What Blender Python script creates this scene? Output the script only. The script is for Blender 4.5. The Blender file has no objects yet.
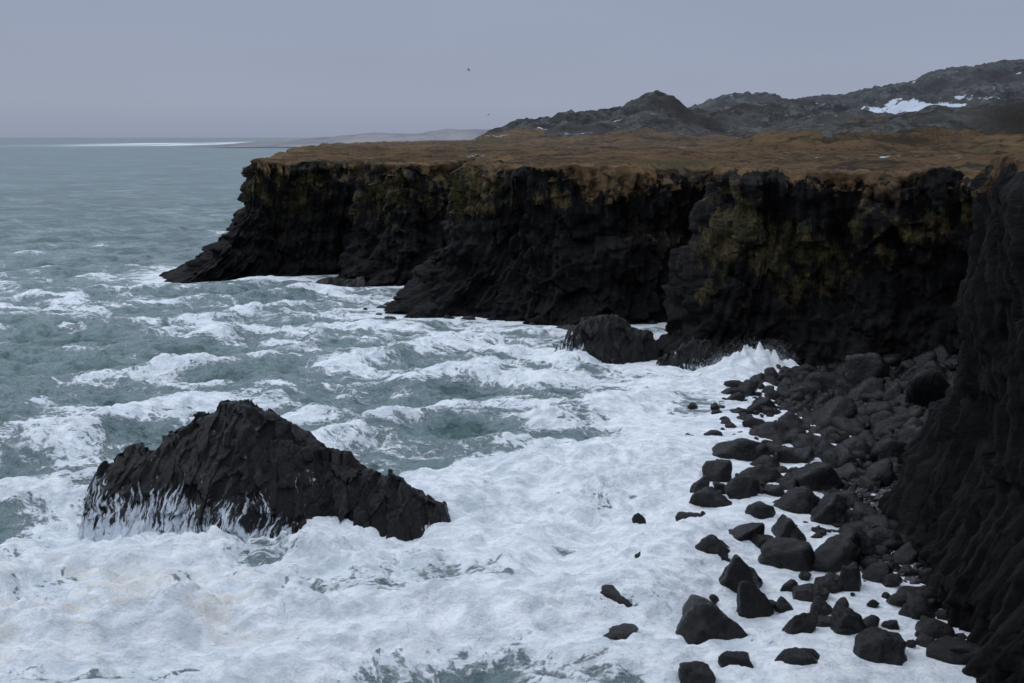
import bpy, math, numpy as np
from mathutils import Vector
rng=np.random.RandomState(7)
sc=bpy.context.scene

# ------------------------------------------------------------ noise
_perm=np.random.RandomState(3).permutation(256).astype(np.int32)
_perm=np.concatenate([_perm,_perm,_perm])
_g=np.random.RandomState(5).normal(size=(256,3)); _g/=np.linalg.norm(_g,axis=1)[:,None]
def perlin(x,y,z):
    x,y,z=np.broadcast_arrays(x,y,z)
    xi=np.floor(x).astype(np.int64);yi=np.floor(y).astype(np.int64);zi=np.floor(z).astype(np.int64)
    xf=x-xi;yf=y-yi;zf=z-zi
    xi&=255;yi&=255;zi&=255
    u=xf**3*(xf*(xf*6-15)+10);v=yf**3*(yf*(yf*6-15)+10);w=zf**3*(zf*(zf*6-15)+10)
    r=0
    for i in (0,1):
        wx=u if i else 1-u
        for j in (0,1):
            wy=v if j else 1-v
            for k in (0,1):
                wz=w if k else 1-w
                h=_perm[_perm[_perm[(xi+i)&255]+((yi+j)&255)]+((zi+k)&255)]
                g=_g[h]
                r=r+wx*wy*wz*(g[...,0]*(xf-i)+g[...,1]*(yf-j)+g[...,2]*(zf-k))
    return r*1.5
def fbm(x,y,z,o=4,gain=.5,lac=2.03):
    a=1;s=0;f=1
    for i in range(o):
        s=s+a*perlin(x*f+i*17.3,y*f-i*9.1,z*f+i*5.7);a*=gain;f*=lac
    return s
def ridged(x,y,z,o=4):
    a=1;s=0;f=1
    for i in range(o):
        s=s+a*(1-2*np.abs(perlin(x*f+i*11.3,y*f+i*3.1,z*f-i*7.7)));a*=.5;f*=2.1
    return s
def sstep(a,b,x):
    t=np.clip((x-a)/(b-a),0,1);return t*t*(3-2*t)
def hash1(i,k=12.9898):
    h=np.sin(i*k)*43758.5453;return h-np.floor(h)
def facets(x,y,seed=0.,tilt=1.):
    """broken-block relief: each jittered cell is a tilted flat plane"""
    xi=np.floor(x);yi=np.floor(y);best=np.full(np.shape(x),9.);out=np.zeros(np.shape(x))
    for i in (-1,0,1):
        for j in (-1,0,1):
            cx=xi+i;cy=yi+j;q=cx*127.1+cy*311.7+seed
            jx=cx+hash1(q,1.731);jy=cy+hash1(q,2.913)
            dd=(x-jx)**2+(y-jy)**2
            h=hash1(q,.7717)-.5+tilt*((hash1(q,3.37)-.5)*(x-jx)+(hash1(q,4.11)-.5)*(y-jy))
            m=dd<best;out=np.where(m,h,out);best=np.where(m,dd,best)
    return out

# ------------------------------------------------------------ mesh helpers
def mk(name,V,F,mat,smooth=True,attrs=None):
    V=np.asarray(V,dtype=np.float32);F=np.asarray(F,dtype=np.int32)
    me=bpy.data.meshes.new(name)
    n=F.shape[1]
    me.vertices.add(len(V));me.vertices.foreach_set('co',V.ravel())
    me.loops.add(F.size);me.loops.foreach_set('vertex_index',F.ravel())
    me.polygons.add(len(F));me.polygons.foreach_set('loop_start',np.arange(0,F.size,n,dtype=np.int32))
    try: me.polygons.foreach_set('loop_total',np.full(len(F),n,dtype=np.int32))
    except Exception: pass
    me.update(calc_edges=True);me.validate()
    me.polygons.foreach_set('use_smooth',np.full(len(me.polygons),smooth,dtype=bool))
    if attrs:
        for k,a in attrs.items():
            at=me.attributes.new(k,'FLOAT','POINT');at.data.foreach_set('value',np.asarray(a,dtype=np.float32).ravel())
    me.materials.append(mat)
    ob=bpy.data.objects.new(name,me);sc.collection.objects.link(ob)
    return ob
def gridfaces(nr,nc,keep=None):
    i=np.arange(nr*nc).reshape(nr,nc)
    F=np.stack([i[:-1,:-1],i[:-1,1:],i[1:,1:],i[1:,:-1]],-1).reshape(-1,4)
    if keep is not None: F=F[keep[F].all(1)]
    return F

# ------------------------------------------------------------ material helpers
class NT:
    def __init__(s,name):
        s.m=bpy.data.materials.new(name);s.m.use_nodes=True;s.t=s.m.node_tree
        s.b=s.t.nodes['Principled BSDF']
    def n(s,t,**k):
        nd=s.t.nodes.new(t)
        for a,b in k.items(): setattr(nd,a,b)
        return nd
    def l(s,a,b): s.t.links.new(a,b)
    def pos(s,sc_=(1,1,1)):
        g=s.n('ShaderNodeNewGeometry');m=s.n('ShaderNodeMapping');m.inputs['Scale'].default_value=sc_
        s.l(g.outputs['Position'],m.inputs['Vector']);return m.outputs[0]
    def noise(s,vec,scale,detail=6,rough=.55,dist=0):
        n=s.n('ShaderNodeTexNoise');n.inputs['Scale'].default_value=scale;n.inputs['Detail'].default_value=detail
        n.inputs['Roughness'].default_value=rough;n.inputs['Distortion'].default_value=dist
        s.l(vec,n.inputs['Vector']);return n.outputs[0]
    def mr(s,v,a,b,c=0,d=1,smooth=True):
        n=s.n('ShaderNodeMapRange');n.interpolation_type='SMOOTHSTEP' if smooth else 'LINEAR'
        for nm,x in (('From Min',a),('From Max',b),('To Min',c),('To Max',d)):
            if hasattr(x,'links'): s.l(x,n.inputs[nm])
            else: n.inputs[nm].default_value=x
        s.l(v,n.inputs['Value']);return n.outputs[0]
    def ma(s,op,a,b=None,c=None,clamp=False):
        n=s.n('ShaderNodeMath',operation=op);n.use_clamp=clamp
        for i,x in enumerate((a,b,c)):
            if x is None: continue
            if hasattr(x,'links'): s.l(x,n.inputs[i])
            else: n.inputs[i].default_value=x
        return n.outputs[0]
    def mix(s,f,a,b):
        n=s.n('ShaderNodeMix',data_type='RGBA')
        for i,x in ((0,f),(6,a),(7,b)):
            if hasattr(x,'links'): s.l(x,n.inputs[i])
            else: n.inputs[i].default_value=x if i==0 else (*x,1)
        return n.outputs[2]
    def attr(s,name):
        return s.n('ShaderNodeAttribute',attribute_name=name).outputs['Fac']
    def bump(s,h,dist,strength=1,nrm=None):
        n=s.n('ShaderNodeBump');n.inputs['Distance'].default_value=dist;n.inputs['Strength'].default_value=strength
        s.l(h,n.inputs['Height'])
        if nrm is not None: s.l(nrm,n.inputs['Normal'])
        return n.outputs[0]
    def set(s,k,v):
        if hasattr(v,'links'): s.l(v,s.b.inputs[k])
        else: s.b.inputs[k].default_value=v if not isinstance(v,tuple) else (*v,1)

def grass_col(m,p):
    a=m.noise(p,.10,7,.65);b=m.noise(p,1.6,6,.75)
    c=m.mix(m.mr(a,.38,.62),(.074,.050,.027),(.190,.114,.056))
    c=m.mix(m.mr(b,.4,.7),c,(.168,.112,.062))
    c=m.mix(m.mr(m.noise(p,.35,7,.75),.53,.63),c,(.036,.030,.021))
    c=m.mix(m.mr(m.noise(m.pos((1,2.2,1)),.06,8,.7),.51,.61),c,(.052,.041,.027))
    c=m.mix(m.mr(m.noise(p,.05,6,.65),.54,.67),c,(.082,.073,.036))
    return c
# cliff rock -------------------------------------------------
m=NT('basalt_cliff');p=m.pos();ps=m.pos((1,1,.22))
a=m.noise(p,.35,8,.6);b=m.noise(ps,1.8,8,.65)
rock=m.mix(m.mr(a,.35,.65),(.0024,.0026,.0034),(.0105,.0098,.0098))
rock=m.mix(m.mr(b,.50,.70),rock,(.024,.021,.018))
rock=m.mix(m.mr(m.attr('edge'),.2,1.,0,.6),rock,(.024,.023,.024))  # column ridges: highlights painted into the colour, with some weathered rock
lich=m.attr('lichen')
lc=m.mix(m.mr(m.noise(p,.45,5),.4,.6),(.056,.054,.022),(.112,.084,.029))
lf=m.mr(m.ma('ADD',lich,m.mr(m.noise(ps,1.0,10,.76),.3,.7,-.65,.65,False)),.50,.90)
col=m.mix(m.ma('MULTIPLY',lf,m.mr(m.noise(p,3.0,7,.75),.38,.6,.12,1)),rock,lc)
sand=m.attr('grass')
gm=m.mr(m.ma('ADD',sand,m.mr(m.noise(p,.6,10,.78),.3,.7,-.7,.7,False)),.42,.6)
col=m.mix(gm,col,grass_col(m,p))
m.set('Base Color',col);m.set('Roughness',m.mr(gm,0,1,.7,.95));m.set('Specular IOR Level',.14)
bn=m.bump(m.noise(p,2.5,11,.75),.42,1)
m.set('Normal',bn);M_CLIFF=m.m
# wet rock ---------------------------------------------------
def wetrock(name,wash=False):
    m=NT(name);p=m.pos()
    c=m.mix(m.mr(m.noise(p,.8,8,.65),.35,.7),(.0020,.0022,.0030),(.0072,.0068,.0068))
    c=m.mix(m.mr(m.noise(p,5,7,.7),.6,.76),c,(.018,.017,.016))
    r=m.mr(m.noise(p,2,5,.6),.4,.6,.16,.42)
    if wash:
        w=m.attr('wash')
        q=m.n('ShaderNodeVectorMath',operation='MULTIPLY_ADD')
        nz=m.n('ShaderNodeTexNoise');nz.inputs['Scale'].default_value=.45;nz.inputs['Detail'].default_value=3;m.l(p,nz.inputs['Vector'])
        m.l(nz.outputs['Color'],q.inputs[0]);q.inputs[1].default_value=(2.,1.2,0);m.l(p,q.inputs[2])
        mq=m.n('ShaderNodeMapping');mq.inputs['Scale'].default_value=(3.8,1.0,.22);mq.inputs['Rotation'].default_value=(0,.35,0);m.l(q.outputs[0],mq.inputs['Vector'])
        s1=m.mr(m.noise(mq.outputs[0],1.2,10,.68),.3,.7,-.6,.6,False)
        s2=m.mr(m.noise(p,.55,6,.65),.3,.7,-.35,.35,False)
        wf=m.mr(m.ma('ADD',m.ma('ADD',s1,s2),w),.50,.82)
        c=m.mix(wf,c,(.62,.68,.75));r=m.mr(wf,0,1,.38,.8)
    m.set('Base Color',c);m.set('Roughness',r);m.set('Specular IOR Level',.36)
    n=m.bump(m.noise(p,2.6,11,.72),.32 if wash else .2,1)
    m.set('Normal',n)
    return m.m
M_WET=wetrock('wet_basalt');M_STACK=wetrock('wave_washed_basalt',True)
# hills ------------------------------------------------------
m=NT('plateau_and_hills');p=m.pos()
g=grass_col(m,p)
lava=m.mix(m.mr(m.noise(p,.05,9,.75),.42,.58),(.024,.025,.027),(.072,.071,.066))
lava=m.mix(m.mr(m.noise(p,.16,10,.85),.49,.60),lava,(.140,.142,.128))
lava=m.mix(m.mr(m.noise(p,.02,6,.6),.52,.64),lava,(.038,.033,.028))
h=m.attr('hill')
c=m.mix(m.mr(m.ma('ADD',h,m.mr(m.noise(p,.08,8,.7),.3,.7,-.45,.45,False)),.4,.6),g,lava)
haze_tint=m.attr('haze_tint')
c=m.mix(haze_tint,c,(.17,.185,.21))  # distance haze painted into the colour, paler and bluer further off
s=m.mr(m.ma('ADD',m.attr('snow'),m.mr(m.noise(m.pos((.4,1,1)),.09,10,.72),.3,.7,-.75,.75,False)),.5,.62)
c=m.mix(s,c,(.66,.72,.80))
m.set('Base Color',c);m.set('Roughness',.95);m.set('Specular IOR Level',.08)
m.set('Normal',m.bump(m.noise(p,.35,10,.78),1.8,1));M_HILL=m.m
# distant coast, aerial haze painted into its pale bluish base colours
m=NT('hazed_distant_land');p=m.pos((1,.3,3))
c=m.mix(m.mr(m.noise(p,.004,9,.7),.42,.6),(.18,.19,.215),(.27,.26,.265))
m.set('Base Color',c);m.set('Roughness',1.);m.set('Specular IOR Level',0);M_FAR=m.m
# pebble beach
m=NT('pebble_beach');p=m.pos()
c=m.mix(m.mr(m.noise(p,3,6,.7),.4,.65),(.004,.004,.005),(.02,.02,.021))
m.set('Base Color',c);m.set('Roughness',.5);m.set('Specular IOR Level',.2);m.set('Normal',m.bump(m.noise(p,3,9,.7),.3,1));M_BEACH=m.m
m=NT('grey_pebbles');p=m.pos()
c=m.mix(m.mr(m.noise(p,.9,3,.5),.42,.6),(.006,.006,.007),(.060,.060,.063))
m.set('Base Color',c);m.set('Roughness',.4);M_PEB=m.m
# sea ---------------------------------------------------------
m=NT('sea_water');p=m.pos()
fa=m.attr('foam')
def warped(src,scale,amt,detail=4):
    nz=m.n('ShaderNodeTexNoise');nz.inputs['Scale'].default_value=scale;nz.inputs['Detail'].default_value=detail;m.l(src,nz.inputs['Vector'])
    w=m.n('ShaderNodeVectorMath',operation='MULTIPLY_ADD')
    m.l(nz.outputs['Color'],w.inputs[0]);w.inputs[1].default_value=(amt,amt,0);m.l(src,w.inputs[2]);return w.outputs[0]
w1=warped(p,.07,16,4);w1=warped(w1,.45,1.7,6)
mp=m.n('ShaderNodeMapping');mp.inputs['Scale'].default_value=(.66,1.25,1);mp.inputs['Rotation'].default_value=(0,0,.35);m.l(w1,mp.inputs['Vector'])
wv=mp.outputs[0]
def veins(src,scale,detail,k):
    n=m.noise(src,scale,detail,.58)
    return m.ma('SUBTRACT',1,m.ma('ABSOLUTE',m.ma('MULTIPLY',m.ma('SUBTRACT',n,.5),k)),clamp=True)
lace=m.ma('MAXIMUM',veins(wv,.22,5,11),m.ma('MAXIMUM',m.ma('MULTIPLY',veins(wv,.5,5,9),.92),m.ma('MULTIPLY',veins(wv,1.3,4,7),.78)))
lump=m.mr(m.noise(wv,.12,10,.66),.36,.64,0,1,False)
fine=m.mr(m.noise(m.pos((1,1.4,1)),2.2,10,.78),.33,.67,0,1,False)
n=m.ma('ADD',m.ma('MULTIPLY',lace,.40),m.ma('ADD',m.ma('MULTIPLY',lump,.52),m.ma('MULTIPLY',fine,.21)))
thr=m.ma('SUBTRACT',1.16,fa)
foam=m.mr(n,m.ma('SUBTRACT',thr,.06),m.ma('ADD',thr,.15))
milk=m.mr(n,m.ma('SUBTRACT',thr,.45),m.ma('ADD',thr,.05))
wat=m.mix(m.mr(m.noise(p,.02,4),.35,.65),(.036,.080,.084),(.055,.116,.114))
wat=m.mix(m.ma('MULTIPLY',milk,.85),wat,(.22,.31,.32))
fc=m.mix(m.mr(m.noise(wv,.9,9,.65),.38,.62),(.66,.72,.76),(.89,.92,.94))
fc=m.mix(m.mr(n,m.ma('ADD',thr,.0),m.ma('ADD',thr,.35),.35,0),fc,(.44,.54,.57))
fc=m.mix(m.ma('MULTIPLY',m.attr('stain'),m.mr(m.noise(wv,.35,8,.7),.49,.58,0,.7)),fc,(.74,.68,.56))
c=m.mix(foam,wat,fc)
m.set('Base Color',c);m.set('Roughness',m.mr(foam,0,1,.30,.85));m.set('Specular IOR Level',m.mr(foam,0,1,.38,.12))
b1=m.bump(m.noise(m.pos((1,1.5,1)),.7,9,.62),.60,1)
b2=m.bump(m.ma('ADD',foam,m.ma('MULTIPLY',m.noise(p,2.0,9,.70),.9)),.15,1,b1)
m.set('Normal',b2);M_SEA=m.m
m=NT('sea_spray');m.set('Base Color',(.85,.88,.92));m.set('Roughness',.8);M_SPRAY=m.m

# ------------------------------------------------------------ coastline
C=[(-75,2000,60,2000,22),(-85,1000,-66,1000,22.2),(-90,600,-84,604,22.2),(-78,420,-70,425,22),(-69,300,-58,303,21.8),(-65,230,-49,238,21.5),(-64,193,-48,208,21.4),
(-60,186.5,-47,201,21.1),(-48.5,196,-42,203,20.8),(-37,200,-34,206,20.6),(-31.5,203,-28.5,206,20.6),(-31.5,189,-25.5,199,20.6),
(-20.6,184.5,-19,194,20.6),(-12.6,188,-11,197,20.6),(-8,205,-5,212,20.8),(-3,190,3,194,21),(-13,171,-4.8,178,21),
(-20.5,160.5,-6.8,169,20.9),(-14.5,150.5,-4,162,20.9),(-8.6,152,1,159,20.9),(1,147,6,155,20.8),(8,144.5,13,153,20.8),(16,146,20,153,20.8),
(25,150,27,156,20.9),(29,146,34,150,21),(22,134,30,138,21),(16.5,125,24.2,131,21),(18,121,25.6,126.3,20.9),(24,121,29.5,125.5,20.9),
(30,119,34.5,123.5,20.9),(37,116,41.5,119.8,21.1),(44,114,47.5,116.5,21.3),(51,108,55,110,21.8),(51,98,56,98,22),(43,88,49,88,22.3),
(33,78.5,39.9,80.5,22.7),(25,69.5,31.6,73,22.9),(22.8,61,30.4,64,23.0),(22.4,54,29.5,55,23),(21.8,47.5,30,46,23),(22,38,29,36,23),
(20,25,25,22,23),(14,10,16,5,23),(4,4,4,.8,23.2),(-8,3,-8,-2,23),(-30,-8,-30,-14,22.5),(-70,-30,-70,-36,22),(-300,-60,-300,-70,22)]
C=np.array(C,float)
def catmull(P,npts):
    out=[];n=len(P)
    for i in range(n-1):
        p0=P[max(i-1,0)];p1=P[i];p2=P[i+1];p3=P[min(i+2,n-1)]
        k=npts[i];t=(np.arange(k)/k)[:,None]
        L=np.linalg.norm(p2[:2]-p1[:2])
        m1=(p2-p0)/(np.linalg.norm((p2-p0)[:2])+1e-6)*L if i>0 else (p2-p1)
        m2=(p3-p1)/(np.linalg.norm((p3-p1)[:2])+1e-6)*L if i<n-2 else (p2-p1)
        m1=m1*.85;m2=m2*.85
        h=(2*t**3-3*t**2+1)*p1+(t**3-2*t**2+t)*m1+(-2*t**3+3*t**2)*p2+(t**3-t**2)*m2
        out.append(h)
    out.append(P[-1:]);return np.concatenate(out)
seg=np.linalg.norm(np.diff(C[:,:2],axis=0),axis=1)
npts=[]
for i in range(len(seg)):
    s=.25
    if i<3: s=8
    elif i<5: s=1.0
    elif 33<=i<=39: s=.07
    elif i>=40: s=1.5
    npts.append(max(3,int(seg[i]/s)))
S=catmull(C,npts)
Scoarse=catmull(C,[max(2,int(l/4)) if l<200 else 3 for l in seg])
def segdist(px,py,PL):
    best=np.full(px.shape,1e18)
    for a,b in zip(PL[:-1],PL[1:]):
        d=b-a;L2=d@d+1e-9
        t=np.clip(((px-a[0])*d[0]+(py-a[1])*d[1])/L2,0,1)
        dd=(px-a[0]-t*d[0])**2+(py-a[1]-t*d[1])**2
        np.minimum(best,dd,out=best)
    return np.sqrt(best)
def inside(px,py,PG):
    r=np.zeros(px.shape,bool);n=len(PG)
    for i in range(n):
        x1,y1=PG[i];x2,y2=PG[(i+1)%n]
        if y1==y2: continue
        c=((y1>py)!=(y2>py))&(px<(x2-x1)*(py-y1)/(y2-y1)+x1)
        r^=c
    return r
topPL=Scoarse[:,2:4];basePL=Scoarse[:,0:2]
close=[(-300,-400),(4000,-400),(4000,2600),(60,2600)]
topPG=np.concatenate([topPL,np.array(close)]);basePG=np.concatenate([basePL,np.array(close)])
def plateau(x,y):
    num=0;den=0
    for c in C[3:45]:
        w=1/((x-c[2])**2+(y-c[3])**2+9)**1.5
        num=num+w*c[4];den=den+w
    z=num/den
    return z+.9*fbm(x*.07,y*.07,0*x+3.3,4)+.4*fbm(x*.35,y*.35,0*x+8.,4)

# cliff loft -------------------------------------------------
B=S[:,0:2];T=S[:,2:4];n=len(S)
arc=np.concatenate([[0],np.cumsum(np.linalg.norm(np.diff(B,axis=0),axis=1))])
tan=np.gradient(T*.6+B*.4,axis=0)
tan/=np.linalg.norm(tan,axis=1)[:,None]+1e-9
ua=np.arange(0,arc[-1],.25);tu=np.stack([np.interp(ua,arc,tan[:,i]) for i in (0,1)],1)
k=13;ker=np.hanning(k+2)[1:-1];ker/=ker.sum()
tu=np.stack([np.convolve(np.pad(tu[:,i],k//2,mode='edge'),ker,'valid') for i in (0,1)],1)
tan=np.stack([np.interp(arc,ua,tu[:,i]) for i in (0,1)],1)
tan/=np.linalg.norm(tan,axis=1)[:,None]+1e-9
N=np.stack([tan[:,1],-tan[:,0]],1)
zl=plateau(T[:,0],T[:,1])
nr=140
tt=np.linspace(0,1,nr)
W=1-(1-tt)**2.9
X=B[:,0][:,None]*(1-W)+T[:,0][:,None]*W
Y=B[:,1][:,None]*(1-W)+T[:,1][:,None]*W
Z=-1.5+(zl[:,None]+1.5)*tt[None,:]
A=arc[:,None]+0*Z
nm=sstep(100,84,Y)
d=(2.0-.6*nm)*fbm(X*.07,Y*.07,Z*.05,3)+(1.3-.7*nm)*(ridged(X*.15,Y*.15,Z*.06,3)-.7)
d+=(.5-.30*nm)*fbm(X*.5,Y*.5,Z*.22,4)+(.28-.14*nm)*fbm(X*1.7,Y*1.7,Z*.8,3)
def columns(wv,cw,zf,br):
    ph=wv/cw;ci=np.floor(ph);cf=ph-ci
    hh=hash1(ci)
    edge=1-np.abs(2*cf-1)
    return np.clip(edge*2.,0,1)*.7+.3*edge,hh,np.round(perlin(ci*3.7,Z*zf+hh*10,0*Z)*br)/br
base_w=A+.8*fbm(X*.10,Y*.10,Z*.08,3)
c1,h1,b1=columns(base_w+.10*Z,1.35,.25,3)
d+=(1-nm)*(.45*c1+.6*h1+.6*b1)
d+=(1-nm)*(1.6*facets(base_w/3.4+.02*Z,Z/4.2,3.,1.6)+.75*facets(base_w/1.5,Z/2.0,9.,1.5))
lean=A+.25*fbm(X*.10,Y*.10,Z*.05,2)+.30*Z+.010*(Z-10)**2
lean=lean+.9*perlin(lean*.45,0*Z+3.3,0*Z+1.7)
c2,h2,b2=columns(lean,.78,.24,4)
c3,h3,b3=columns(lean,3.2,.10,2)
d+=nm*(.50*c2+.60*h2+.55*b2+.65*h3+.9*b3)+nm*.7*facets(lean/2.2,Z/6.,5.,1.4)
edge=nm*sstep(.8,1.,c2)*(-.1+1.1*h2)  # mask of the painted ridge highlights and weathering, near wall only
led=perlin(X*.03,Y*.03,Z*.5+fbm(X*.08,Y*.08,0*Z,2)*1.5)
d+=.9*led*(1-.8*nm)
fade=sstep(1.0,.93,tt)[None,:]
d=d*(fade*.7+.3)*sstep(-.05,.12,tt)[None,:]
X=X+N[:,0][:,None]*d;Y=Y+N[:,1][:,None]*d
Z=Z+.2*fbm(X*.8,Y*.8,Z*.8,3)*fade*(1-.7*nm)
capd=np.array([.5,1.2,2.2,3.5,5.0])
Xc=X[:,-1:]-N[:,0][:,None]*capd;Yc=Y[:,-1:]-N[:,1][:,None]*capd
Zc=plateau(Xc,Yc)+np.array([.22,.3,.22,.05,-.3])+.35*fbm(Xc*1.3,Yc*1.3,0*Xc,3)*np.array([1,1,1,.5,0])
X=np.concatenate([X,Xc],1);Y=np.concatenate([Y,Yc],1);Z=np.concatenate([Z,Zc],1)
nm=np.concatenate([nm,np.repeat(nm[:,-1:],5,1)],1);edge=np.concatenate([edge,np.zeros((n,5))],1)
hz=np.concatenate([np.repeat(Z[:,nr-1:nr],nr,1)-Z[:,:nr],np.full((n,5),-2.)],1)
dr=fbm(X*.13,Y*.13,0*X+5,4)
grass=sstep(3.2,-.8,hz-5.*dr)*.9-.20+.5*sstep(.7,0,hz)
grass+=.42*sstep(.15,.55,fbm(X*.15,Y*.15,Z*.3,4))*sstep(11,2,hz)
grass+=.45*np.exp(-((X-14)**2+(Y-151)**2)/11**2)*sstep(9,2,hz)
grass-=.35*nm*sstep(-.5,.5,hz)
lich=.50*sstep(-.05,.45,fbm(X*.1,Y*.1,Z*.12+9,3))*sstep(3,10,Z)
for (cx,cy,cz,rx,rz,a) in [(-22,192,14.5,5,5,1.4),(-27,197,15,5,4,1.2),(-7,168,14,5,6,1.6),(-3,161,17,5,4,1.3),(6,153,17,5,3,.7),(23,126,12,6,7,.95),(31,121,12,5,6,.5),(38,118,14,5,6,.7),(46,115,15,6,5,.8),(-44,202,16,6,3.5,1.2),(-36,204,17,5,3,.9),(30,66,17,4,4,.5)]:
    lich+=a*np.exp(-((X-cx)**2+(Y-cy)**2)/rx**2-((Z-cz)/rz)**2)*(.7+1.1*fbm(X*.35,Y*.35,Z*.3,3))
lich*=1-.7*nm
Vc=np.stack([X,Y,Z],-1).reshape(-1,3)
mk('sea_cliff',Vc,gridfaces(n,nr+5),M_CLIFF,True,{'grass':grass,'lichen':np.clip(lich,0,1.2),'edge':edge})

# ------------------------------------------------------------ plateau and hills
def axis(segs):
    out=[segs[0][0]]
    for a,b,s in segs:
        k=max(1,int(round((b-a)/s)));out+=list(a+(b-a)*(np.arange(k)+1)/k)
    return np.array(out)
xs=axis([(-330,-100,8),(-100,-60,3),(-60,130,1.0),(130,420,1.8),(420,800,8),(800,2500,40)])
ys=axis([(-200,-20,10),(-20,30,2),(30,260,1.1),(260,820,2.2),(820,1300,8),(1300,2400,40)])
gx,gy=np.meshgrid(xs,ys)
ins=inside(gx,gy,topPG);dist=segdist(gx,gy,topPL);sd=np.where(ins,dist,-dist)
z=plateau(gx,gy)
z+=.7*fbm(gx*.03,gy*.03,0*gx+1,4)*sstep(3,40,sd)+.6*(ridged(gx*.05,gy*.09,0*gx+1,4)-.8)*sstep(4,25,sd)+.7*sstep(5,120,sd)
def ridge(pts,yc,wf,wb):
    px=[q[0] for q in pts];pz=[q[1] for q in pts]
    hh=np.interp(gx,px,pz)-22
    yy=gy-yc-12*fbm(gx*.015,0*gx,0*gx+yc,3)
    w=np.where(yy<0,np.exp(-(yy/wf)**2),np.exp(-(yy/wb)**2))
    return np.clip(hh,0,None)*w
hA=ridge([(-16,22),(-9,26.5),(11,31),(36,34),(48,37.5),(56,40),(63,39.5),(70,36),(82,35),(110,37),(150,33),(200,26)],450,45,70)
hB=ridge([(85,22),(113,42),(133,48),(158,50),(177,46),(203,48),(222,52),(247,57),(266,62),(286,66),(326,69),(420,76),(700,84),(1200,80)],700,105,160)
hC=ridge([(40,22),(55,24.5),(66,27),(80,29.4),(99,31.4),(121,32.8),(180,35),(400,40)],262,20,35)
hD=ridge([(20,22),(60,24),(100,27),(160,31),(220,34),(300,37),(500,44)],500,50,80)
hh=np.maximum.reduce([hA,hB,hC,hD])
rough=ridged(gx*.03,gy*.03,0*gx+2,6)-.9
z=z+hh*(1+.05*rough)+np.clip(hh/8,0,1)*(2.1*rough+1.3*ridged(gx*.10,gy*.10,0*gx,5)-1.2+.6*fbm(gx*.3,gy*.3,0*gx,3))*(1-.6*sstep(330,290,gy))
z=np.where(sd<2.2,z-1.6*sstep(2.2,.2,sd)-.3,z)
hill=sstep(1.5,6,np.maximum(hA,np.maximum(hB,hD))+3*fbm(gx*.03,gy*.03,0*gx,3))+.7*sstep(1.5,5,hC)
haze_tint=.08*sstep(200,400,gy)+.26*sstep(450,900,gy)  # strength of the painted haze, rising with distance
snow=np.zeros_like(gx)
for (cx,cz,rx,rz,a) in [(230,41.5,24,1.8,1.35),(206,39.5,16,1.1,1.15),(222,44.5,9,1.8,.9),(262,46,14,1.0,.8),(305,47,12,1.2,.95),(330,50,18,1.,.8),(290,41,10,1.,.8),(345,57,12,1.5,.7),(270,53,10,1.,.6)]:
    snow=np.maximum(snow,a*np.exp(-((gx-cx)/rx)**2-((z-cz)/rz)**2)*(gy>580)*(gy<700))
snow+=.34*hill*sstep(.3,.9,-rough)*(gy>560)
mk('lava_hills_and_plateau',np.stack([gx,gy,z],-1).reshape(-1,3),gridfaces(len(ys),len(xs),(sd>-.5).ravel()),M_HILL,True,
   {'hill':hill,'haze_tint':haze_tint,'snow':snow})
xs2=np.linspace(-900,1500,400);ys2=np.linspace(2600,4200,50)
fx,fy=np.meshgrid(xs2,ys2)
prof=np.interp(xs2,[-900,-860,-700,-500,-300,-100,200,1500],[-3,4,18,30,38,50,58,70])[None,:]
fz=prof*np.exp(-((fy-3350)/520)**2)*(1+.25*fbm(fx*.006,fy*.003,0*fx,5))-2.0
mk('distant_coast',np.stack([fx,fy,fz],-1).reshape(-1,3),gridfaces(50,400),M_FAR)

# ------------------------------------------------------------ rocks
def ridgerock(name,x0,x1,yr,ridgepts,front,back,res,mat,amp=1.,washf=None,endp=.5,curve=1.35):
    xs=np.arange(x0-2,x1+2,res);ys=np.arange(yr-front-2,yr+back+2,res)
    gx,gy=np.meshgrid(xs,ys)
    wob=.7*fbm(gx*.2,gy*0,0*gx+4,3)
    h=np.interp(gx,[q[0] for q in ridgepts],[q[1] for q in ridgepts])
    mx=max(q[1] for q in ridgepts)
    yy=gy-yr-wob
    f=front*np.clip(h/mx,.12,1)**endp
    b=back*np.clip(h/mx,.12,1)**endp
    u=np.where(yy<0,-yy/f,yy/b)
    u=np.sqrt(u*u+.02)-.10
    z=(h+1.6)*(1-np.clip(u,0,1.6)**curve)-1.6
    m_=np.clip(z+1.6,0,2)/2
    # joints dip with the dyke; every block is a tilted flat face
    q=gx*.80-gy*.45+.5*fbm(gx*.2,gy*.2,0*gx,3)
    q2=gy*.85+gx*.45+.5*fbm(gx*.2+5,gy*.2,0*gx,3)
    ci=np.floor(q/.5);cf=q/.5-ci;cc=np.clip(2.2*(1-np.abs(2*cf-1)),0,1);hs=hash1(ci,78.233)
    z+=amp*m_*(.62*facets(q/2.5,q2/2.6,1.,1.9)+.36*facets(q/1.05,q2/1.8,7.,1.7)+.17*facets(q/.5,q2/.9,11.,1.5)+.14*(hs-.5)+.10*cc+.30*fbm(gx*.35,gy*.35,0*gx,3)+.08*fbm(gx*2.,gy*2.,0*gx,3))
    dx=amp*.30*facets(gx/1.3+z*.3,gy/1.3,21.,1.);dy=amp*(.45*facets(gx/.9,z/1.4,31.,1.)+.25*(hs-.5))
    wash=np.zeros_like(gx) if washf is None else washf(gx,gy,z)
    z=np.maximum(z,-2.5)
    return mk(name,np.stack([gx+dx*m_,gy+dy*m_,z],-1).reshape(-1,3),gridfaces(len(ys),len(xs),(z>-2.3).ravel()),mat,True,{'wash':wash})
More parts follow.
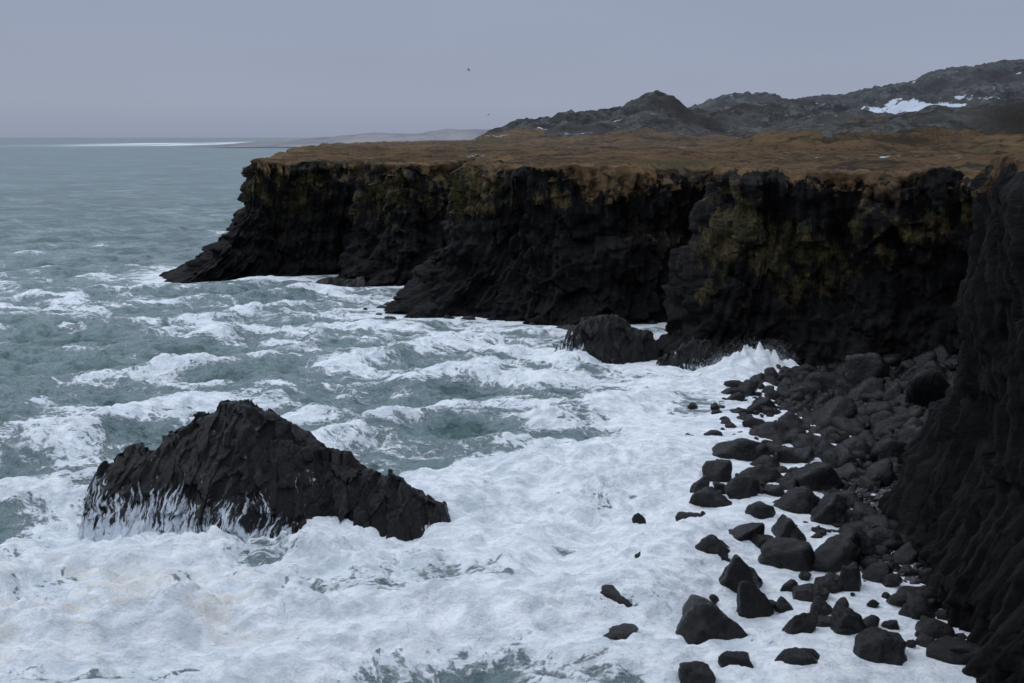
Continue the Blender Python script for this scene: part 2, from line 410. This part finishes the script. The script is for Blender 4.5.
def washf(gx,gy,z):
    w=.78*sstep(4.6,.6,z)*sstep(-11.0,-17.5,gx)*sstep(72,69,gy)
    w+=.36*sstep(1.3,-.2,z)*(.3+.7*sstep(-8,-14,gx))
    return w
ridgerock('sea_stack_rock',-29,-3,70,[(-28.7,-1.6),(-28.1,1.8),(-27.4,3.4),(-26.4,4.2),(-24.6,4.6),(-23.6,4.9),(-22,5.9),(-20.3,7.1),(-18.8,7.8),(-17.4,7.9),(-16.2,7.3),(-14.8,6.3),(-12,4.6),(-8.4,3.0),(-5.8,1.7),(-4.5,.9),(-3.6,-1.6)],6.4,6.5,.06,M_STACK,1.,washf,.5,1.15)
ridgerock('skerry_rock',4.5,17,124,[(4,-1.6),(5.4,1.4),(7,3.6),(9,4.6),(12,4.8),(14,3.4),(16.5,2.0),(18,-1.6)],3.4,4,.10,M_STACK,1.1,lambda x,y,z:.75*sstep(3.8,.3,z)*sstep(9.5,7,x))
ridgerock('skerry_rock',16,26,119.5,[(15,-1.6),(17,1.2),(19,2.4),(22,2.6),(24,1.5),(26,-1.6)],2.6,4,.12,M_STACK,1.,lambda x,y,z:.5*sstep(1.2,-.3,z))
ridgerock('skerry_rock',-40,-24,184.5,[(-35,-1.6),(-33,1.0),(-29,1.6),(-25,1.4),(-23,-1.6)],2,3,.2,M_STACK,.8,lambda x,y,z:.4*sstep(.9,-.3,z))

import bmesh
def ico(sub):
    bm=bmesh.new();bmesh.ops.create_icosphere(bm,subdivisions=sub,radius=1)
    V=np.array([v.co[:] for v in bm.verts]);F=np.array([[v.index for v in f.verts] for f in bm.faces]);bm.free();return V,F
ICO={s:ico(s) for s in (1,2,3,4,5)}
def boulder(cx,cy,cz,w,dp,h,sub,seed):
    r=np.random.RandomState(seed);V,F=ICO[sub]
    k=r.randint(11,19);nn=r.normal(size=(k,3));nn/=np.linalg.norm(nn,axis=1)[:,None]
    hh=r.uniform(.56,.97,k)
    dt=np.clip(V@nn.T,0,None)/hh
    pw=24
    rad=(np.sum(dt**pw,axis=1)+.80**pw)**(-1/pw)
    o=r.uniform(-50,50,3)
    rad=rad*(1+.13*fbm(V[:,0]*1.4+o[0],V[:,1]*1.4+o[1],V[:,2]*1.4+o[2],6 if sub>3 else 3))
    a=r.uniform(0,6.28);ca,sa=np.cos(a),np.sin(a)
    V2=V*rad[:,None];V2=np.stack([V2[:,0]*ca-V2[:,1]*sa,V2[:,0]*sa+V2[:,1]*ca,V2[:,2]],1)
    P=V2*np.array([w/2,dp/2,h])*1.04;tl=r.uniform(-.3,.3);P[:,2]+=P[:,0]*tl
    return P+np.array([cx,cy,cz]),F
BL=[(13.9,48.6,2.4,1.2),(10.7,49.2,1.5,.8),(8.5,47.8,1.9,.7),(17.9,49.8,2.4,1.3),(10.2,53.2,3.7,1.7),(17.3,52.8,1.7,1.2),(14.7,52.8,1.6,.9),
(12.8,55.4,1.9,1.2),(6.4,55.8,2.8,.8),(13,58.6,2.9,1.5),(9.8,65.4,3.0,.9),(13.9,65.5,2.8,1.2),(12.2,62.1,2.4,1.1),(8.1,61.6,1.9,.7),
(16.4,61.9,2.9,1.6),(17.2,66.2,2.1,1),(17.6,85,5.6,1.5),(13.8,73.2,2.8,1.3),(16.3,74.2,2.1,1.1),(15.4,78.8,2.3,1.1),(21.8,89,4.2,1.6),
(23.1,99.2,2.4,1.2),(28.3,110.6,2.1,1.4),(21,98,1.9,.5),(21.5,77,4.3,1.5),(19.3,71.2,3.4,1.4),(20.9,69.6,3,1.4),(18.5,78,2.6,1.3),
(24.5,85.3,3.2,1.5),(11.8,69.5,1.3,.5),(13.5,76.2,1.5,.7),(8.5,60.2,1.7,.5),(5.5,52.3,1.8,.4),(3.9,50.7,.8,.3),(19.4,62,3.2,1.4),
(16.6,57,1.6,1),(16.7,55.2,1.3,.6),(18.9,58.3,1.9,1.3),(16.5,69,2,1),(15.3,64.8,1.9,.9),(8.4,69,.8,.6),(10.6,61.4,1.8,.8),(21.5,63.2,2.5,1.2),
(14.9,89.3,1,.5),(26.4,98.4,3,1.4),(31.9,106.5,4.0,1.8),(33.4,101,4.5,2.2),(28.5,93.5,3.5,1.8),(32.5,90,3.6,2.0),(29.7,82,3.0,1.6),(26.5,77,2.6,1.4),
(27.3,103,3.2,1.5),(24.6,92,3.4,1.3),(22.5,82.5,3.0,1.3),(19.8,82,2.2,1.0),(38,96,5,2.8),(36,108,5,2.6),(40,103,5,3)]
xe=lambda y:np.interp(y,[40,55,62,71,81,92,105,115,125],[22.5,22.8,23,24.2,27.8,29.5,32,34.5,36])
xs_=lambda y:np.interp(y,[40,55,62,71,81,92,105,115,125],[22.3,22.4,22.6,23.6,26,26.4,29.0,31.5,33])
def beachz(x,y): return .19*(x-xe(y))-.1+.25*fbm(x*.2,y*.2,0*x,4)
Vs=[];Fs=[];off=0
def add(P,F):
    global off
    Vs.append(P);Fs.append(F+off);off+=len(P)
for i,(x,y,w,h) in enumerate(BL):
    bz=max(0,float(beachz(np.array([x]),np.array([y]))[0])) if x>float(xe(y)) else 0
    P,F=boulder(x,y,bz-.10*h+.08,w*1.1,w*rng.uniform(.7,1.),h*1.15,5 if y<70 else 4,300+i);add(P,F)
r2=np.random.RandomState(21)
for i in range(620):
    y=50+65*r2.rand()**.72;x=float(xs_(y))-abs(r2.normal())*5.0+1.5
    if x<xs_(y)-13: continue
    w=r2.uniform(.35,1.3)*(1 if r2.rand()<.78 else 1.9)
    P,F=boulder(x,y,r2.uniform(-.05,.14),w,w*.9,w*.45,3,900+i);add(P,F)
for i in range(800):
    y=62+54*r2.rand()**.75;x=float(xs_(y))+r2.uniform(-1,16)
    if y<78 and x>30: continue
    w=r2.uniform(.45,1.7)*(1 if r2.rand()<.80 else 1.9)
    bz=float(beachz(np.array([x]),np.array([y]))[0])
    if y<80: w*=.65
    P,F=boulder(x,y,max(bz,-.1)+.1*w,w,w*.9,w*.48,3,2000+i);add(P,F)
mk('shore_boulders',np.concatenate(Vs),np.concatenate(Fs),M_WET,True)
Vs=[];Fs=[];off=0
for i in range(170):
    k=r2.randint(0,len(B))
    if B[k,1]<45 or B[k,1]>215 or B[k,0]<-55: continue
    w=r2.uniform(.5,2.0);o=r2.uniform(-.8,1.2)
    P,F=boulder(B[k,0]+N[k,0]*o,B[k,1]+N[k,1]*o,r2.uniform(-.2,.2),w*1.5,w*1.2,w*.4,3,5000+i);add(P,F)
mk('fallen_rocks',np.concatenate(Vs),np.concatenate(Fs),M_WET,True)
Vs=[];Fs=[];off=0
for i in range(2800):
    y=59+20*r2.rand();x=float(xs_(y))+r2.uniform(-2.6,8)
    w=r2.uniform(.18,.6);bz=max(-.05,float(beachz(np.array([x]),np.array([y]))[0]))
    P,F=boulder(x,y,bz+.05,w,w*.8,w*.35,2,9000+i);add(P,F)
mk('pebbles',np.concatenate(Vs),np.concatenate(Fs),M_PEB,True)
bx=np.arange(18,60,.25);by=np.arange(50,122,.25);gx,gy=np.meshgrid(bx,by)
bz=beachz(gx,gy)+.12*fbm(gx*1.2,gy*1.2,0*gx,3)
bz=np.where(gy<64,bz-(64-gy)*.12,bz)
bz=np.minimum(bz,4.5)
mk('pebble_beach',np.stack([gx,gy,bz],-1).reshape(-1,3),gridfaces(len(by),len(bx),(bz>-1.2).ravel()),M_BEACH)

# ------------------------------------------------------------ sea
def geo(a,b,s0,g):
    out=[a];s=s0
    sgn=1 if b>a else -1
    while (b-out[-1])*sgn>0: out.append(out[-1]+sgn*s);s*=g
    return out
xs=np.array(sorted(set(geo(-75,-20000,.4,1.05)[1:]+list(np.arange(-75,48,.22))+geo(48,6000,.4,1.12)[1:])))
ys=np.array(sorted(set(geo(38,-300,.4,1.12)[1:]+list(np.arange(38,110,.2))+list(np.arange(110,215,.45))+geo(215,45000,.6,1.028)[1:])))
gx,gy=np.meshgrid(xs,ys)
z0=0*gx
coast=segdist(gx,gy,basePL[6:]);inl=inside(gx,gy,basePG)
coast=np.where(inl,0,coast)
stack=segdist(gx,gy,np.array([(-27.,69.),(-17,68),(-5,68)]))
sk=segdist(gx,gy,np.array([(6.,122.),(16,122),(24,118)]))
amp=(sstep(900,150,gy)*sstep(0,10,coast)*.8+.2)*(sstep(-2,3,coast)+.15)
amp*=1-.6*sstep(6,18,gx)*sstep(120,100,gy)
wx=gx+4*fbm(gx*.03,gy*.03,z0,2);wy=gy+4*fbm(gx*.03,gy*.03,z0+7,2)
def swell(dx,dy,L,a,ph=0):
    q=(wx*dx+wy*dy)*2*np.pi/L+ph
    return a*((.5+.5*np.sin(q))**2.4-.36)
dec=lambda L:sstep(.35*L*120,.1*L*120,gy)
z=(swell(.55,-.83,17,.95)*dec(17)+swell(.85,-.5,11,.45,1)*dec(11)+swell(.2,-.98,7,.28,2)*dec(7))*(.6+.8*np.clip(.5+fbm(gx*.04,gy*.04,z0+2,2),0,1.2))
z+=(.6*fbm(gx*.18,gy*.18,z0+1,3)*sstep(700,200,gy)+.30*ridged(gx*.40,gy*.6,z0+3,4)*sstep(280,110,gy))
z*=amp
cr=gy-(52.5+.18*(gx+20)+1.8*fbm(gx*.09,z0,z0,2));br=sstep(-44,-30,gx)*sstep(-2,-12,gx)
z+=1.35*br*np.where(cr<0,np.exp(-(cr/1.5)**2),np.exp(-(cr/5.)**2))*(1+.7*fbm(gx*.5,gy*.5,z0,4))
cr2=gy-(77+.5*(gx-4)+2*fbm(gx*.08,z0,z0+3,2));br2=sstep(-4,3,gx)*sstep(18,10,gx)
z+=.6*br2*np.exp(-(cr2/2.2)**2)
sp=np.exp(-(((gx-26.2)/3.8)**2+((gy-117)/2.0)**2))
z+=1.9*sp*(1+1.0*fbm(gx*.8,gy*.8,z0,5))
z+=.7*np.exp(-(((gx+15)/9)**2+((gy-62.8)/1.3)**2))*(1+1.2*fbm(gx*.9,gy*.9,z0,4))
big=fbm(gx*.020,gy*.035,z0+5,4);med=fbm(gx*.08,gy*.15,z0+15,4)
foam=np.interp(gy,[40,62,80,100,130,160,200,240,320,600,2000,9000],[.66,.61,.50,.44,.42,.41,.37,.29,.19,.11,.07,.03])
foam=foam+.18*big+.18*med*sstep(900,300,gy)
foam+=.34*np.exp(-coast/5)+.28*np.exp(-np.clip(stack-3,0,99)/2.5)+.3*np.exp(-np.clip(sk-2,0,99)/2.5)
foam+=.15*sstep(-8,10,gx)*sstep(120,95,gy)+.30*sstep(4,14,gx)*sstep(118,100,gy)
foam+=.08*sstep(-30,0,gx)*sstep(200,150,gy)
foam-=.20*np.exp(-(((gx+54)/22)**2+((gy-114)/26)**2))
foam+=.40*br*np.exp(-(cr/3.5)**2)+.35*br2*np.exp(-(cr2/2.5)**2)+.8*sp
foam+=.17*z*sstep(300,150,gy)
dip=27900/np.clip(gy,50,None)
foam+=.80*np.exp(-((dip-7.2-.8*np.sin(gx*.006))/2.4)**2)*sstep(-1750,-1250,gx)*sstep(-850,-1100,gx)*(.75+.9*fbm(gx*.006,gy*.002,z0,4))
stain=np.exp(-(((gx+21)/9)**2+((gy-54)/5)**2))
z=np.where(inl&(coast<=0),np.minimum(z,0),z)
mk('sea',np.stack([gx,gy,z],-1).reshape(-1,3),gridfaces(len(ys),len(xs)),M_SEA,True,{'foam':np.clip(foam,0,1.25),'stain':stain})
Vs=[];Fs=[];off=0
V1,F1=ICO[1]
def spray(cx,cy,sx,sy,hz,cnt,rmax=.03,np_=14,sprd=.35):
    pl=[(r2.normal()*sx,r2.uniform(.3,1.)*hz,r2.normal()*.4) for _ in range(np_)]
    for i in range(cnt):
        px,ph,ls=pl[r2.randint(np_)]
        u=r2.rand()**1.8;a=u*ph*np.exp(-(px/(1.8*sx))**2)
        c=np.array([cx+px+ls*a+r2.normal()*(.25+.4*u)*sx*sprd,cy+r2.normal()*sy,a+.3])
        add(V1*r2.uniform(.006,rmax)*(1.1-.5*u)*np.array([1,1,1.2])+c,F1)
spray(26.2,116.8,2.4,.8,3.6,15000,.027,40,.5)
spray(-17,63.2,5,.4,1.0,2200,.022);spray(-26,66.5,1.5,.6,1.4,900,.022);spray(6,120.5,1.5,.6,2.0,900)
mk('sea_spray',np.concatenate(Vs),np.concatenate(Fs),M_SPRAY,True)

# ------------------------------------------------------------ seagulls
m=NT('gull_feathers');p=m.pos();m.set('Base Color',m.mix(m.mr(m.noise(p,5,3),.4,.6),(.06,.06,.065),(.12,.12,.13)));m.set('Roughness',.8);M_GULL=m.m
def gull(x,y,z,span,bank,head):
    bm=bmesh.new()
    def ring(cx,r,cz=0): return [bm.verts.new((cx,r*math.cos(a),cz+r*math.sin(a))) for a in np.linspace(0,2*math.pi,9)[:-1]]
    rs=[ring(a,b,c) for a,b,c in [(-.30,.012,.01),(-.2,.04,0),(-.05,.065,0),(.1,.06,.0),(.17,.035,.015),(.21,.036,.02),(.25,.025,.02),(.30,.006,.01)]]
    for a,b in zip(rs[:-1],rs[1:]):
        for i in range(8): bm.faces.new((a[i],a[(i+1)%8],b[(i+1)%8],b[i]))
    bm.faces.new(rs[0]);bm.faces.new(rs[-1][::-1])
    for s in (-1,1):
        st=[(0.04,.10,-.08,.02),(.22,.13,-.04,.10),(.42,.06,-.08,.07),(.62,-.09,-.12,.0)]
        top=[];
        for yy,le,te,zz in st:
            top.append((bm.verts.new((le,s*yy,zz)),bm.verts.new((te,s*yy,zz)),bm.verts.new(((le+te)/2,s*yy,zz+.012))))
        for a,b in zip(top[:-1],top[1:]):
            bm.faces.new((a[0],b[0],b[2],a[2]));bm.faces.new((a[2],b[2],b[1],a[1]));bm.faces.new((a[1],b[1],b[0],a[0]))
    t=[bm.verts.new(q) for q in [(-.27,.02,.01),(-.27,-.02,.01),(-.40,-.07,.01),(-.40,.07,.01)]];bm.faces.new(t)
    me=bpy.data.meshes.new('seagull');bm.to_mesh(me);bm.free();me.materials.append(M_GULL)
    o=bpy.data.objects.new('seagull',me);sc.collection.objects.link(o);o.location=(x,y,z);o.rotation_euler=(bank,0,head);o.scale=(span,)*3
gull(-5.0,130,32.6,.8,.5,.4);gull(-4.0,190,28.7,.9,-.4,2.2)

# ------------------------------------------------------------ camera
cam=bpy.data.cameras.new('camera');co=bpy.data.objects.new('camera',cam);sc.collection.objects.link(co)
co.location=(0,0,25);co.rotation_euler=(math.radians(90-10.55),0,0)
cam.sensor_width=36;cam.lens=36*1098/1024;cam.clip_end=100000;cam.clip_start=.1
sc.camera=co
# ------------------------------------------------------------ world: overcast sky
w=bpy.data.worlds.new('World');sc.world=w;w.use_nodes=True;t=w.node_tree
bg=t.nodes['Background']
sky=t.nodes.new('ShaderNodeTexSky');sky.sky_type='NISHITA';sky.sun_disc=False
EL,AZ=math.radians(48),math.radians(-60)
sky.sun_elevation=EL;sky.sun_rotation=AZ;sky.dust_density=4
tc=t.nodes.new('ShaderNodeTexCoord');sx=t.nodes.new('ShaderNodeSeparateXYZ');t.links.new(tc.outputs['Generated'],sx.inputs[0])
cr=t.nodes.new('ShaderNodeValToRGB');t.links.new(sx.outputs['Z'],cr.inputs[0])
e=cr.color_ramp.elements;e[0].position=0;e[0].color=(.28,.32,.42,1)
e[1].position=1;e[1].color=(1.04,1.14,1.34,1)
x=cr.color_ramp.elements.new(.03);x.color=(.315,.355,.455,1)
x=cr.color_ramp.elements.new(.14);x.color=(.275,.32,.435,1)
x=cr.color_ramp.elements.new(.4);x.color=(.63,.71,.87,1)
ns=t.nodes.new('ShaderNodeTexNoise');ns.inputs['Scale'].default_value=1.6;ns.inputs['Detail'].default_value=5
mp=t.nodes.new('ShaderNodeMapping');mp.inputs['Scale'].default_value=(1,1,4);t.links.new(tc.outputs['Generated'],mp.inputs[0]);t.links.new(mp.outputs[0],ns.inputs['Vector'])
mr=t.nodes.new('ShaderNodeMapRange');mr.inputs['From Min'].default_value=.3;mr.inputs['From Max'].default_value=.7;mr.inputs['To Min'].default_value=.95;mr.inputs['To Max'].default_value=1.05
t.links.new(ns.outputs[0],mr.inputs[0])
vm=t.nodes.new('ShaderNodeVectorMath');vm.operation='SCALE';t.links.new(cr.outputs[0],vm.inputs[0]);t.links.new(mr.outputs[0],vm.inputs['Scale'])
bg.inputs['Strength'].default_value=1.0;t.links.new(vm.outputs[0],bg.inputs['Color'])
bg2=t.nodes.new('ShaderNodeBackground');bg2.inputs['Strength'].default_value=.004;t.links.new(sky.outputs[0],bg2.inputs['Color'])
ad=t.nodes.new('ShaderNodeAddShader');t.links.new(bg.outputs[0],ad.inputs[0]);t.links.new(bg2.outputs[0],ad.inputs[1])
t.links.new(ad.outputs[0],t.nodes['World Output'].inputs['Surface'])
sd_=bpy.data.lights.new('sun','SUN');sd_.energy=.65;sd_.angle=math.radians(18);sd_.color=(.97,.98,1)
so=bpy.data.objects.new('sun',sd_);sc.collection.objects.link(so)
dv=Vector((math.sin(AZ)*math.cos(EL),math.cos(AZ)*math.cos(EL),math.sin(EL)))
so.rotation_euler=dv.to_track_quat('Z','Y').to_euler()
sc.view_settings.view_transform='Standard';sc.view_settings.look='None';sc.view_settings.exposure=0
